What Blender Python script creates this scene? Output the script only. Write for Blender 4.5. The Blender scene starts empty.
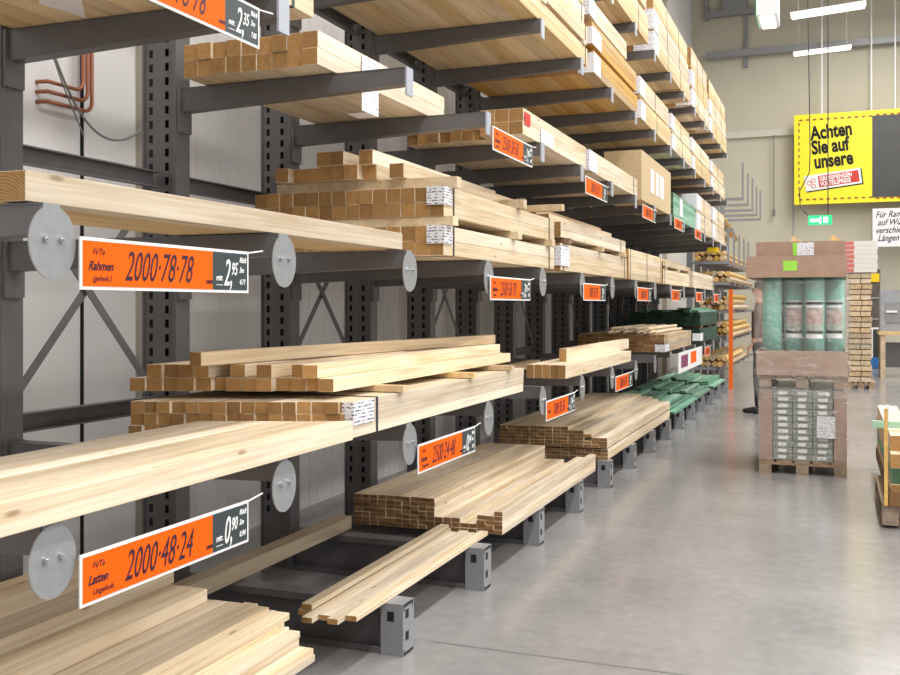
import bpy, bmesh, math, random
from mathutils import Vector, Matrix
R = random.Random(7)
scn = bpy.context.scene
COL = scn.collection
PI = math.pi

# ------------------------------------------------------------------ materials
def newmat(name):
    m = bpy.data.materials.new(name); m.use_nodes = True
    nt = m.node_tree
    return m, nt, nt.nodes['Principled BSDF']
def N(nt, t, **kw):
    n = nt.nodes.new(t)
    for k, v in kw.items(): setattr(n, k, v)
    return n
def plain(name, col, rough=.5, metal=0., noise=0., scale=30., spec=.5, emit=None, es=1., coat=0.):
    m, nt, b = newmat(name)
    b.inputs['Base Color'].default_value = (*col, 1)
    b.inputs['Roughness'].default_value = rough
    b.inputs['Metallic'].default_value = metal
    b.inputs['Specular IOR Level'].default_value = spec
    b.inputs['Coat Weight'].default_value = coat
    if noise:
        tc = N(nt, 'ShaderNodeTexCoord'); no = N(nt, 'ShaderNodeTexNoise')
        no.inputs['Scale'].default_value = scale; no.inputs['Detail'].default_value = 5
        nt.links.new(tc.outputs['Object'], no.inputs['Vector'])
        mr = N(nt, 'ShaderNodeMapRange'); mr.inputs[1].default_value = .3; mr.inputs[2].default_value = .7
        mr.inputs[3].default_value = 1-noise; mr.inputs[4].default_value = 1+noise
        nt.links.new(no.outputs['Fac'], mr.inputs[0])
        mx = N(nt, 'ShaderNodeVectorMath', operation='SCALE'); mx.inputs[0].default_value = col
        nt.links.new(mr.outputs[0], mx.inputs['Scale'])
        nt.links.new(mx.outputs[0], b.inputs['Base Color'])
    if emit:
        b.inputs['Emission Color'].default_value = (*emit, 1); b.inputs['Emission Strength'].default_value = es
    return m
def wood(name, light, dark, rough=.6, vary=.24, knots=.5):
    m, nt, b = newmat(name)
    tc = N(nt, 'ShaderNodeTexCoord'); oi = N(nt, 'ShaderNodeObjectInfo')
    sc = N(nt, 'ShaderNodeMath', operation='MULTIPLY'); sc.inputs[1].default_value = 53.
    nt.links.new(oi.outputs['Random'], sc.inputs[0])
    ad = N(nt, 'ShaderNodeVectorMath', operation='ADD')
    nt.links.new(tc.outputs['Object'], ad.inputs[0]); nt.links.new(sc.outputs[0], ad.inputs[1])
    def mapn(s):
        v = N(nt, 'ShaderNodeVectorMath', operation='MULTIPLY'); v.inputs[1].default_value = s
        nt.links.new(ad.outputs[0], v.inputs[0]); return v
    v1 = mapn((16, 1.1, 16)); n1 = N(nt, 'ShaderNodeTexNoise'); n1.inputs['Scale'].default_value = 1; n1.inputs['Detail'].default_value = 3
    n1.inputs['Distortion'].default_value = .6
    nt.links.new(v1.outputs[0], n1.inputs['Vector'])
    v2 = mapn((110, 2.5, 110)); n2 = N(nt, 'ShaderNodeTexNoise'); n2.inputs['Scale'].default_value = 1; n2.inputs['Detail'].default_value = 2
    nt.links.new(v2.outputs[0], n2.inputs['Vector'])
    mixf = N(nt, 'ShaderNodeMath', operation='MULTIPLY_ADD'); mixf.inputs[1].default_value = .55
    m2 = N(nt, 'ShaderNodeMath', operation='MULTIPLY'); m2.inputs[1].default_value = .45
    nt.links.new(n2.outputs['Fac'], m2.inputs[0])
    nt.links.new(n1.outputs['Fac'], mixf.inputs[0]); nt.links.new(m2.outputs[0], mixf.inputs[2])
    cr = N(nt, 'ShaderNodeValToRGB')
    cr.color_ramp.elements[0].position = .36; cr.color_ramp.elements[0].color = (*dark, 1)
    cr.color_ramp.elements[1].position = .58; cr.color_ramp.elements[1].color = (*light, 1)
    nt.links.new(mixf.outputs[0], cr.inputs[0])
    out = cr.outputs[0]
    if knots:
        v3 = mapn((11, 3.2, 11)); vo = N(nt, 'ShaderNodeTexVoronoi'); vo.inputs['Scale'].default_value = 1
        nt.links.new(v3.outputs[0], vo.inputs['Vector'])
        kr = N(nt, 'ShaderNodeMapRange'); kr.inputs[1].default_value = .04; kr.inputs[2].default_value = .10
        kr.inputs[3].default_value = knots; kr.inputs[4].default_value = 0
        nt.links.new(vo.outputs['Distance'], kr.inputs[0])
        km = N(nt, 'ShaderNodeMix', data_type='RGBA'); km.inputs[7].default_value = (dark[0]*.45, dark[1]*.32, dark[2]*.22, 1)
        nt.links.new(kr.outputs[0], km.inputs[0]); nt.links.new(out, km.inputs[6]); out = km.outputs[2]
    hs = N(nt, 'ShaderNodeHueSaturation')
    mr = N(nt, 'ShaderNodeMapRange'); mr.inputs[3].default_value = 1-vary; mr.inputs[4].default_value = 1+vary*.45
    nt.links.new(oi.outputs['Random'], mr.inputs[0]); nt.links.new(mr.outputs[0], hs.inputs['Value'])
    w = N(nt, 'ShaderNodeMath', operation='MULTIPLY'); w.inputs[1].default_value = 7.3
    f = N(nt, 'ShaderNodeMath', operation='FRACT'); nt.links.new(oi.outputs['Random'], w.inputs[0]); nt.links.new(w.outputs[0], f.inputs[0])
    ms = N(nt, 'ShaderNodeMapRange'); ms.inputs[3].default_value = .8; ms.inputs[4].default_value = 1.15
    nt.links.new(f.outputs[0], ms.inputs[0]); nt.links.new(ms.outputs[0], hs.inputs['Saturation'])
    nt.links.new(out, hs.inputs['Color']); nt.links.new(hs.outputs[0], b.inputs['Base Color'])
    b.inputs['Roughness'].default_value = rough
    b.inputs['Specular IOR Level'].default_value = .3
    return m
def endgrain(name, c1, c2, vary=.3):
    m, nt, b = newmat(name)
    tc = N(nt, 'ShaderNodeTexCoord'); oi = N(nt, 'ShaderNodeObjectInfo')
    sc = N(nt, 'ShaderNodeMath', operation='MULTIPLY'); sc.inputs[1].default_value = .9
    nt.links.new(oi.outputs['Random'], sc.inputs[0])
    ad = N(nt, 'ShaderNodeVectorMath', operation='ADD'); nt.links.new(tc.outputs['Object'], ad.inputs[0]); nt.links.new(sc.outputs[0], ad.inputs[1])
    mv = N(nt, 'ShaderNodeVectorMath', operation='MULTIPLY'); mv.inputs[1].default_value = (1, 0, 1); nt.links.new(ad.outputs[0], mv.inputs[0])
    wv = N(nt, 'ShaderNodeTexWave', wave_type='RINGS', rings_direction='SPHERICAL'); wv.inputs['Scale'].default_value = 42; wv.inputs['Distortion'].default_value = 2.5
    nt.links.new(mv.outputs[0], wv.inputs['Vector'])
    no = N(nt, 'ShaderNodeTexNoise'); no.inputs['Scale'].default_value = 60; nt.links.new(ad.outputs[0], no.inputs['Vector'])
    a = N(nt, 'ShaderNodeMath', operation='MULTIPLY_ADD'); a.inputs[1].default_value = .4
    nt.links.new(wv.outputs['Fac'], a.inputs[0])
    a2 = N(nt, 'ShaderNodeMath', operation='MULTIPLY'); a2.inputs[1].default_value = .6; nt.links.new(no.outputs['Fac'], a2.inputs[0]); nt.links.new(a2.outputs[0], a.inputs[2])
    cr = N(nt, 'ShaderNodeValToRGB'); cr.color_ramp.elements[0].position = .25; cr.color_ramp.elements[0].color = (*c2, 1)
    cr.color_ramp.elements[1].position = .75; cr.color_ramp.elements[1].color = (*c1, 1); nt.links.new(a.outputs[0], cr.inputs[0])
    hs = N(nt, 'ShaderNodeHueSaturation'); mr = N(nt, 'ShaderNodeMapRange'); mr.inputs[3].default_value = 1-vary; mr.inputs[4].default_value = 1+vary*.6
    w = N(nt, 'ShaderNodeMath', operation='MULTIPLY'); w.inputs[1].default_value = 11.7
    f = N(nt, 'ShaderNodeMath', operation='FRACT'); nt.links.new(oi.outputs['Random'], w.inputs[0]); nt.links.new(w.outputs[0], f.inputs[0])
    nt.links.new(f.outputs[0], mr.inputs[0]); nt.links.new(mr.outputs[0], hs.inputs['Value'])
    nt.links.new(cr.outputs[0], hs.inputs['Color']); nt.links.new(hs.outputs[0], b.inputs['Base Color'])
    b.inputs['Roughness'].default_value = .85; b.inputs['Specular IOR Level'].default_value = .15
    return m
def printed(name, paper, ink, sy=60., thr=.5):
    m, nt, b = newmat(name)
    tc = N(nt, 'ShaderNodeTexCoord'); v = N(nt, 'ShaderNodeVectorMath', operation='MULTIPLY'); v.inputs[1].default_value = (90, 90, sy*2)
    nt.links.new(tc.outputs['Object'], v.inputs[0])
    no = N(nt, 'ShaderNodeTexNoise'); no.inputs['Scale'].default_value = 1; no.inputs['Detail'].default_value = 1; nt.links.new(v.outputs[0], no.inputs['Vector'])
    sx = N(nt, 'ShaderNodeSeparateXYZ'); nt.links.new(tc.outputs['Object'], sx.inputs[0])
    ml = N(nt, 'ShaderNodeMath', operation='MULTIPLY'); ml.inputs[1].default_value = sy*6.283; nt.links.new(sx.outputs[2], ml.inputs[0])
    sn = N(nt, 'ShaderNodeMath', operation='SINE'); nt.links.new(ml.outputs[0], sn.inputs[0])
    g1 = N(nt, 'ShaderNodeMath', operation='GREATER_THAN'); g1.inputs[1].default_value = .1; nt.links.new(sn.outputs[0], g1.inputs[0])
    g2 = N(nt, 'ShaderNodeMath', operation='GREATER_THAN'); g2.inputs[1].default_value = thr; nt.links.new(no.outputs['Fac'], g2.inputs[0])
    mu = N(nt, 'ShaderNodeMath', operation='MULTIPLY'); nt.links.new(g1.outputs[0], mu.inputs[0]); nt.links.new(g2.outputs[0], mu.inputs[1])
    mx = N(nt, 'ShaderNodeMix', data_type='RGBA'); mx.inputs[6].default_value = (*paper, 1); mx.inputs[7].default_value = (*ink, 1)
    nt.links.new(mu.outputs[0], mx.inputs[0]); nt.links.new(mx.outputs[2], b.inputs['Base Color']); b.inputs['Roughness'].default_value = .5
    return m

W_PALE = wood('pale planed pine', (.85, .72, .54), (.64, .48, .30), .5, knots=.7)
W_WARM = wood('warm pine', (.78, .60, .37), (.60, .42, .22), .55, knots=.5)
W_TAN = wood('rough tan wood', (.68, .53, .36), (.45, .32, .2), .75, knots=.3)
W_BRN = wood('dark brown wood', (.30, .2, .13), (.16, .1, .06), .8, knots=.2)
W_GRN = wood('green treated wood', (.27, .47, .35), (.12, .28, .19), .7, .35, knots=.15)
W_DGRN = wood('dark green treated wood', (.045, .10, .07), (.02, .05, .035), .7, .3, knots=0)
W_YEL = wood('yellow moulding wood', (.80, .55, .22), (.6, .36, .12), .5, .25, knots=.1)
E_TAN = endgrain('pine end grain', (.52, .31, .13), (.33, .17, .06))
E_DARK = endgrain('aged pine end grain', (.34, .2, .09), (.2, .1, .04))
E_GRN = endgrain('green wood end grain', (.12, .22, .12), (.05, .1, .06))
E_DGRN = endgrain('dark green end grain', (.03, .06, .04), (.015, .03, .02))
E_YEL = endgrain('yellow end grain', (.55, .33, .12), (.35, .2, .07))
W_AMB = wood('amber planed wood', (.62, .40, .17), (.46, .27, .09), .5, knots=.3)
FAM = {'amber': (W_AMB, E_TAN), 'pale': (W_PALE, E_TAN), 'warm': (W_WARM, E_TAN), 'aged': (W_PALE, E_DARK), 'tan': (W_TAN, E_DARK), 'brown': (W_BRN, E_DARK),
       'green': (W_GRN, E_GRN), 'dgreen': (W_DGRN, E_DGRN), 'yellow': (W_YEL, E_YEL)}
STEEL = plain('grey painted steel', (.125, .12, .124), .42, .0, .06, 12)
STEEL2 = plain('light grey painted steel', (.27, .275, .29), .4, .0, .06, 12)
GALV = plain('galvanised steel', (.34, .35, .36), .42, .4, .06, 40)
ZINC = plain('zinc screw', (.6, .6, .62), .25, .9)
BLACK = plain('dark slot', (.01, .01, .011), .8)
WHITE = plain('white plastic', (.86, .86, .86), .4)
PAPER = plain('white paper', (.85, .85, .88), .6)
PRINT = printed('printed label', (.84, .84, .87), (.12, .12, .16), 75., .5)
PRINT2 = printed('printed sheet', (.84, .84, .88), (.3, .3, .42), 45., .56)
ORANGE = plain('orange card', (.95, .125, .002), .6, spec=.15)
SLATE = plain('slate black card', (.035, .05, .055), .5)
INK = plain('dark marker ink', (.03, .005, .02), .5)
CHALK = plain('white marker', (.85, .86, .84), .5)
CARD = plain('brown cardboard', (.40, .265, .20), .75, 0, .08, 14)
CARDL = plain('light chipboard', (.58, .44, .26), .75, 0, .18, 60)
STRAP = plain('black strapping band', (.03, .03, .035), .4)
COPPER = plain('copper pipe', (.42, .16, .09), .4, .5)
CABLE = plain('grey cable', (.22, .21, .20), .6)
YELLOW = plain('yellow sign board', (.93, .80, .01), .4)
DARKP = plain('dark sign panel', (.05, .05, .05), .4, 0, .2, 2)
RED = plain('red print', (.62, .03, .02), .5)
BROWNRED = plain('brown red dashes', (.35, .08, .02), .5)
TEAL = plain('teal mesh roll', (.20, .47, .38), .6, 0, .1, 60)
LIME = plain('lime sticker', (.35, .75, .08), .5)
PALLET = wood('pallet wood', (.42, .31, .22), (.26, .18, .12), .8, knots=0)
FGREEN = plain('exit sign green', (.01, .45, .15), .4, emit=(.03, .75, .26), es=.9)
GLOW = plain('lit lamp face', (1, 1, 1), .4, emit=(1, .98, .92), es=2.2)
OPOST = plain('orange rack post', (.85, .16, .02), .45)
BLUE = plain('blue crate plastic', (.03, .16, .45), .4)
GREY = plain('grey plastic', (.33, .34, .36), .5, 0, .1, 8)
SKIN = plain('skin', (.5, .28, .2), .6)
CLOTH = plain('dark trousers cloth', (.018, .018, .022), .85)
SHIRT = plain('brown jacket cloth', (.14, .08, .06), .85)
LEATHER = plain('black shoe leather', (.012, .011, .011), .4)
HAIR = plain('dark hair', (.03, .02, .012), .7)
YEL2 = plain('yellow end cap', (.9, .6, .01), .4)

def film_mat():
    m, nt, b = newmat('clear stretch film')
    o = nt.nodes['Material Output']
    tr = N(nt, 'ShaderNodeBsdfTransparent'); gl = N(nt, 'ShaderNodeBsdfGlossy'); gl.inputs['Roughness'].default_value = .12
    df = N(nt, 'ShaderNodeBsdfDiffuse'); df.inputs['Color'].default_value = (.8, .82, .82, 1)
    tc = N(nt, 'ShaderNodeTexCoord'); no = N(nt, 'ShaderNodeTexNoise'); no.inputs['Scale'].default_value = 7; no.inputs['Detail'].default_value = 6; no.inputs['Distortion'].default_value = 2.5
    v = N(nt, 'ShaderNodeVectorMath', operation='MULTIPLY'); v.inputs[1].default_value = (1, 1, 3.2)
    nt.links.new(tc.outputs['Object'], v.inputs[0]); nt.links.new(v.outputs[0], no.inputs['Vector'])
    bp = N(nt, 'ShaderNodeBump'); bp.inputs['Strength'].default_value = 1; bp.inputs['Distance'].default_value = .03
    nt.links.new(no.outputs['Fac'], bp.inputs['Height']); nt.links.new(bp.outputs[0], gl.inputs['Normal'])
    s1 = N(nt, 'ShaderNodeMixShader'); s1.inputs[0].default_value = .07; nt.links.new(tr.outputs[0], s1.inputs[1]); nt.links.new(gl.outputs[0], s1.inputs[2])
    cr = N(nt, 'ShaderNodeMapRange'); cr.inputs[1].default_value = .6; cr.inputs[2].default_value = .72; cr.inputs[3].default_value = .0; cr.inputs[4].default_value = .4
    nt.links.new(no.outputs['Fac'], cr.inputs[0])
    s2 = N(nt, 'ShaderNodeMixShader'); nt.links.new(cr.outputs[0], s2.inputs[0]); nt.links.new(s1.outputs[0], s2.inputs[1]); nt.links.new(df.outputs[0], s2.inputs[2])
    nt.links.new(s2.outputs[0], o.inputs['Surface'])
    return m
FILM = film_mat()

# ------------------------------------------------------------------ mesh helpers
class M:
    def __init__(s): s.v = []; s.f = []; s.m = []
    def box(s, x0, x1, y0, y1, z0, z1, mi=0, em=None):
        b = len(s.v)
        s.v += [(x0,y0,z0),(x1,y0,z0),(x1,y1,z0),(x0,y1,z0),(x0,y0,z1),(x1,y0,z1),(x1,y1,z1),(x0,y1,z1)]
        s.f += [(b,b+3,b+2,b+1),(b+4,b+5,b+6,b+7),(b,b+1,b+5,b+4),(b+1,b+2,b+6,b+5),(b+2,b+3,b+7,b+6),(b+3,b,b+4,b+7)]
        e = mi if em is None else em
        s.m += [mi, mi, e, mi, e, mi]; return s
    def hexa(s, p, mi=0):
        b = len(s.v); s.v += [tuple(q) for q in p]
        s.f += [(b,b+3,b+2,b+1),(b+4,b+5,b+6,b+7),(b,b+1,b+5,b+4),(b+1,b+2,b+6,b+5),(b+2,b+3,b+7,b+6),(b+3,b,b+4,b+7)]; s.m += [mi]*6; return s
    def quad(s, a, b_, c, d, mi=0):
        b = len(s.v); s.v += [a, b_, c, d]; s.f.append((b, b+1, b+2, b+3)); s.m.append(mi); return s
    def disc(s, c, r, axis, t, n=32, mi=0):        # solid disc, thickness t centred on c along axis 0/1/2
        b = len(s.v)
        for sg in (-1, 1):
            for i in range(n):
                a = 2*PI*i/n; p = [0, 0, 0]; p[axis] = sg*t/2; p[(axis+1) % 3] = r*math.cos(a); p[(axis+2) % 3] = r*math.sin(a)
                s.v.append((c[0]+p[0], c[1]+p[1], c[2]+p[2]))
        s.f.append(tuple(b+i for i in reversed(range(n)))); s.f.append(tuple(b+n+i for i in range(n))); s.m += [mi, mi]
        for i in range(n):
            j = (i+1) % n; s.f.append((b+i, b+j, b+n+j, b+n+i)); s.m.append(mi)
        return s
    def tube(s, pts, r, n=10, mi=0):
        pts = [Vector(p) for p in pts]; b = len(s.v); L = len(pts); up = None
        for i, p in enumerate(pts):
            t = (pts[min(i+1, L-1)]-pts[max(i-1, 0)]).normalized()
            if up is None:
                up = Vector((0, 0, 1)) if abs(t.z) < .9 else Vector((1, 0, 0))
            u = t.cross(up).normalized(); w = u.cross(t).normalized(); up = w
            for k in range(n):
                a = 2*PI*k/n; q = p+u*r*math.cos(a)+w*r*math.sin(a); s.v.append(tuple(q))
        for i in range(L-1):
            for k in range(n):
                j = (k+1) % n; s.f.append((b+i*n+k, b+i*n+j, b+(i+1)*n+j, b+(i+1)*n+k)); s.m.append(mi)
        s.f.append(tuple(b+k for k in reversed(range(n)))); s.f.append(tuple(b+(L-1)*n+k for k in range(n))); s.m += [mi, mi]
        return s
    def mesh(s, name, mats, smooth=False, bevel=0):
        me = bpy.data.meshes.new(name); me.from_pydata(s.v, [], s.f); 
        for m in mats: me.materials.append(m)
        for p, i in zip(me.polygons, s.m): p.material_index = i
        if bevel:
            bm = bmesh.new(); bm.from_mesh(me); bmesh.ops.bevel(bm, geom=bm.edges[:], offset=bevel, segments=1, affect='EDGES', clamp_overlap=True); bm.to_mesh(me); bm.free()
        if smooth:
            for p in me.polygons: p.use_smooth = len(p.vertices) == 4
        return me
    def build(s, name, mats, parent=None, loc=None, rz=0, smooth=False, bevel=0):
        if not isinstance(mats, (list, tuple)): mats = [mats]
        return link(name, s.mesh(name, mats, smooth, bevel), parent, loc, rz)
def link(name, me, parent=None, loc=None, rz=0):
    o = bpy.data.objects.new(name, me); COL.objects.link(o)
    if parent: o.parent = parent
    if loc is not None: o.location = loc
    if rz: o.rotation_euler.z = rz
    return o
def tag(o, label=None, cat=None, group=None, kind=None):
    if label: o['label'] = label
    if cat: o['category'] = cat
    if group: o['group'] = group
    if kind: o['kind'] = kind
    return o
def thing(name, label, cat, loc=(0, 0, 0), rz=0, group=None):
    o = link(name, None, None, loc, rz); o.empty_display_size = .1
    return tag(o, label, cat, group)
def struct(name, mb, m, loc=None, **k):
    return tag(mb.build(name, m, None, loc, **k), kind='structure')
def text_mesh(s, size, shear=0., cw=1., extrude=.0006, bold=0., align='LEFT'):
    c = bpy.data.curves.new('text', 'FONT'); c.body = s; c.size = size; c.shear = shear; c.extrude = extrude; c.offset = bold; c.align_x = align; c.resolution_u = 3
    o = bpy.data.objects.new('text', c); COL.objects.link(o)
    bpy.context.view_layer.update()
    me = bpy.data.meshes.new_from_object(o.evaluated_get(bpy.context.evaluated_depsgraph_get()))
    bpy.data.objects.remove(o); bpy.data.curves.remove(c)
    for v in me.vertices: v.co.x *= cw
    return me
def text_on(name, s, size, parent, origin, facing, mat, rot=0, **k):
    """facing '+x': reads along +Y, seen from +X ; '-y': reads along +X, seen from -Y"""
    me = text_mesh(s, size, **k); me.materials.clear(); me.materials.append(mat)
    me.transform(Matrix.Rotation(rot, 4, 'Z'))
    if facing == '+x': me.transform(Matrix(((0, 0, 1, 0), (1, 0, 0, 0), (0, 1, 0, 0), (0, 0, 0, 1))))
    else: me.transform(Matrix(((1, 0, 0, 0), (0, 0, -1, 0), (0, 1, 0, 0), (0, 0, 0, 1))))
    return link(name, me, parent, origin)

ORD = ['first', 'second', 'third', 'fourth', 'fifth', 'sixth', 'seventh', 'eighth', 'ninth', 'tenth', 'eleventh', 'twelfth', 'thirteenth', 'fourteenth',
       'fifteenth', 'sixteenth', 'seventeenth', 'eighteenth', 'nineteenth', 'twentieth', 'twenty-first', 'twenty-second']
_bc = {}
def board_mesh(w, h, L, fam, shear=0.):
    key = (round(w, 4), round(h, 4), round(L, 3), fam, shear)
    if key not in _bc:
        bm = M(); bm.box(-w/2, w/2, 0, L, 0, h, 0, 1); bm.v = [(x, y+shear*x, z) for x, y, z in bm.v]
        _bc[key] = bm.mesh('board', list(FAM[fam]), bevel=.0012 if h > .015 else 0)
    return _bc[key]

def stack(place, name, kind, cat, fam, rows, w, h, Xf, Y0, Y1, Z0, gap=.0015, jy=.02, skew=0., jl=.0, layer0=0, lay=None, rot=0.):
    """loose boards, every one a thing. rows: strings from the bottom up, first character = nearest the aisle"""
    n = len(rows); z = Z0
    used = [r for r in rows if 'x' in r]
    for ri, r in enumerate(rows):
        nm = (lay[ri] if lay else ('top layer' if ri == n-1 and n > 1 else 'bottom layer' if ri == 0 and n > 1 else 'single layer' if n == 1 else ORD[ri]+' layer up'))
        c = 0
        for i, ch in enumerate(r):
            if ch != 'x': continue
            d = (i+.5)*(w+gap)
            y0 = Y0-skew*d+R.uniform(-jy, jy)
            L = round((Y1-Y0)*20)/20 - (R.choice([0, .05, .1, .15]) if jl else 0)
            o = link(name, board_mesh(w, h, L, fam, skew), None, (Xf-d, y0, z))
            if rot: o.rotation_euler.z = R.uniform(-rot, rot)
            tag(o, '%s, %s from the aisle, %s of %s' % (kind, ORD[c], nm, place) if r.count('x') > 1 else '%s on its own in the %s of %s' % (kind, nm, place), cat, '%s of %s' % (cat+'s', place))
            c += 1
        z += h+.001
    return z

def sheet(parent, Y0, w, Ztop, hh, Xf, mat=None, corner=.0, name='paper_label'):
    """label sheet lying on the long face (x = Xf) from Y0 on, corner = width folded round the near end"""
    t = .003; m = M(); hh = min(hh, Ztop-.003)
    m.box(Xf, Xf+t, Y0-(t if corner else 0), Y0+w, Ztop-hh, Ztop)
    if corner: m.box(Xf-corner, Xf, Y0-t, Y0, Ztop-hh, Ztop)
    return m.build(name, mat or PRINT, parent)

def pack(label, X0, Y0, Y1, Z0, cols, rows, w, h, fam, straps=(), spacer=None, width=None, papers=(), tilt=0., step=0, jy=.006, skew=0., group='strapped timber packs on the rack', name='timber_pack', film=False, spacerfam='pale'):
    """strapped pack: X0 = aisle face, grows to -X. spacer = row index after which a bearer sits"""
    root = thing(name, label, 'timber pack', (X0, Y0, Z0), 0, group)
    z = 0; L = Y1-Y0; H = 0
    for r in range(rows):
        if spacer is not None and r == spacer:
            for yy in (.12, L*.5, L-.16):
                M().box(-cols*(w+.001)-.03, .012, yy, yy+.07, z, z+.035, 0).build('spacer', [FAM[spacerfam][0]], root)
            z += .0355
        for c in range(cols):
            y = R.uniform(-jy, jy)-skew*(c+.5)*w
            link('board', board_mesh(w, h, L, fam, skew), root, (-(c+.5)*(w+.001), y, z))
        z += h+.0008
    W = cols*(w+.001)
    for s in straps:
        t = .002
        yy = L*s; dk = skew*W
        m = M(); b = .016
        m.box(0, t, yy, yy+b, -t, z+t); m.box(-W, 0, yy, yy+b, z, z+t)
        m.box(-W-t, -W, yy, yy+b, -t, z+t)
        m.box(-W, 0, yy, yy+b, -t, 0)
        m.build('strap', STRAP, root)
    for (y, pw, top, hh, cr, mt) in papers:
        sheet(root, y-(.008 if cr else 0), pw, top, hh, .003, mt, cr)
    return root

# ------------------------------------------------------------------ setting
XT = -1.635          # arm tips
XC0, XC1 = -2.93, -2.765
K = 16
def YK(k): return 1.742+k*1.0
LV = [.214, .947, 1.66, 2.41, 3.15, 3.93]

def floor_mat():
    m, nt, b = newmat('polished concrete floor')
    tc = N(nt, 'ShaderNodeTexCoord')
    n1 = N(nt, 'ShaderNodeTexNoise'); n1.inputs['Scale'].default_value = .9; n1.inputs['Detail'].default_value = 8; n1.inputs['Roughness'].default_value = .65
    nt.links.new(tc.outputs['Object'], n1.inputs['Vector'])
    n2 = N(nt, 'ShaderNodeTexNoise'); n2.inputs['Scale'].default_value = 14; n2.inputs['Detail'].default_value = 6
    nt.links.new(tc.outputs['Object'], n2.inputs['Vector'])
    cr = N(nt, 'ShaderNodeValToRGB'); cr.color_ramp.elements[0].position = .35; cr.color_ramp.elements[0].color = (.235, .23, .23, 1)
    cr.color_ramp.elements[1].position = .65; cr.color_ramp.elements[1].color = (.33, .325, .325, 1)
    mx = N(nt, 'ShaderNodeMath', operation='MULTIPLY_ADD'); mx.inputs[1].default_value = .65
    m2 = N(nt, 'ShaderNodeMath', operation='MULTIPLY'); m2.inputs[1].default_value = .35
    nt.links.new(n2.outputs['Fac'], m2.inputs[0]); nt.links.new(n1.outputs['Fac'], mx.inputs[0]); nt.links.new(m2.outputs[0], mx.inputs[2]); nt.links.new(mx.outputs[0], cr.inputs[0])
    nt.links.new(cr.outputs[0], b.inputs['Base Color'])
    rr = N(nt, 'ShaderNodeMapRange'); rr.inputs[3].default_value = .12; rr.inputs[4].default_value = .28
    nt.links.new(n1.outputs['Fac'], rr.inputs[0]); nt.links.new(rr.outputs[0], b.inputs['Roughness'])
    b.inputs['Specular IOR Level'].default_value = .7
    return m
def wall_mat(name, col, streak=.05):
    m, nt, b = newmat(name)
    tc = N(nt, 'ShaderNodeTexCoord'); n = N(nt, 'ShaderNodeTexNoise'); n.inputs['Scale'].default_value = .7; n.inputs['Detail'].default_value = 6
    nt.links.new(tc.outputs['Object'], n.inputs['Vector'])
    mr = N(nt, 'ShaderNodeMapRange'); mr.inputs[1].default_value = .3; mr.inputs[2].default_value = .7; mr.inputs[3].default_value = 1-streak; mr.inputs[4].default_value = 1+streak
    nt.links.new(n.outputs['Fac'], mr.inputs[0]); mx = N(nt, 'ShaderNodeVectorMath', operation='SCALE'); mx.inputs[0].default_value = col
    nt.links.new(mr.outputs[0], mx.inputs['Scale']); nt.links.new(mx.outputs[0], b.inputs['Base Color']); b.inputs['Roughness'].default_value = .7
    return m
WALLW = wall_mat('white wall panel', (.77, .75, .745))
WALLB = wall_mat('beige rendered wall', (.56, .525, .42))
PILA = wall_mat('beige pilaster', (.46, .42, .35))
YE = 26.7
struct('floor', M().box(-3.6, 12, -6, YE+.2, -.1, 0), floor_mat())
jt = M()
for y in (3.9, 9.4, 14.9, 20.4): jt.box(-1.6, 12, y, y+.012, 0, .0012)
struct('trim_1', jt, plain('floor joint', (.17, .165, .16), .6))
struct('wall_left', M().box(-3.65, -3.5, -2, YE, 0, 10.5), WALLW)
struct('wall_back', M().box(-3.65, 12, YE, YE+.15, 0, 10.5), WALLB)
# pilasters and thin ribs on the left wall
n = 2
for i in range(16):
    y = 3.1+1.25*i
    struct('trim_%d' % n, M().box(-3.5, -3.42, y, y+.16, 0, 10.4), PILA); n += 1
    if i in (1, 2, 3, 4, 5, 6):
        m = M()
        for j in range(9): m.box(-3.5, -3.4975, y+.2+j*.11, y+.26+j*.11, 0, 10.4)
        struct('trim_%d' % n, m, WALLW); n += 1
struct('trim_%d' % n, M().box(-3.5, -3.485, 3.93, 3.94, 0, 6), BLACK); n += 1
struct('trim_%d' % n, M().box(-3.5, -3.494, 3.49, 3.5, 0, 6), GREY); n += 1
# end wall band, beam, dado
struct('trim_%d' % n, M().box(-3.4, 5, YE-.12, YE, 5.78, 5.95), wall_mat('cream band', (.62, .6, .52))); n += 1
struct('trim_%d' % n, M().box(-3.1, 8, YE-.3, YE-.12, 7.86, 8.02).box(-3.1, 8, YE-.12, YE, 7.9, 7.97), STEEL2); n += 1
struct('trim_%d' % n, M().box(-2.16, -2.08, YE-.1, YE, 7.6, 10.4), STEEL2); n += 1
struct('trim_%d' % n, M().box(-3.15, -3.07, YE-.16, YE, 8.9, 10.4).box(-3.1, -1.5, YE-.22, YE-.06, 8.95, 9.1).box(-2.7, -2.1, YE-.2, YE-.06, 9.1, 10.2), STEEL2); n += 1
struct('trim_%d' % n, M().box(-.98, -.955, YE-.02, YE, 0, 5.78), GREY); n += 1
struct('ceiling', M().box(-3.65, 12, -6, YE+.15, 10.5, 10.6), plain('ceiling sheet', (.6, .6, .58), .8))

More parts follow.
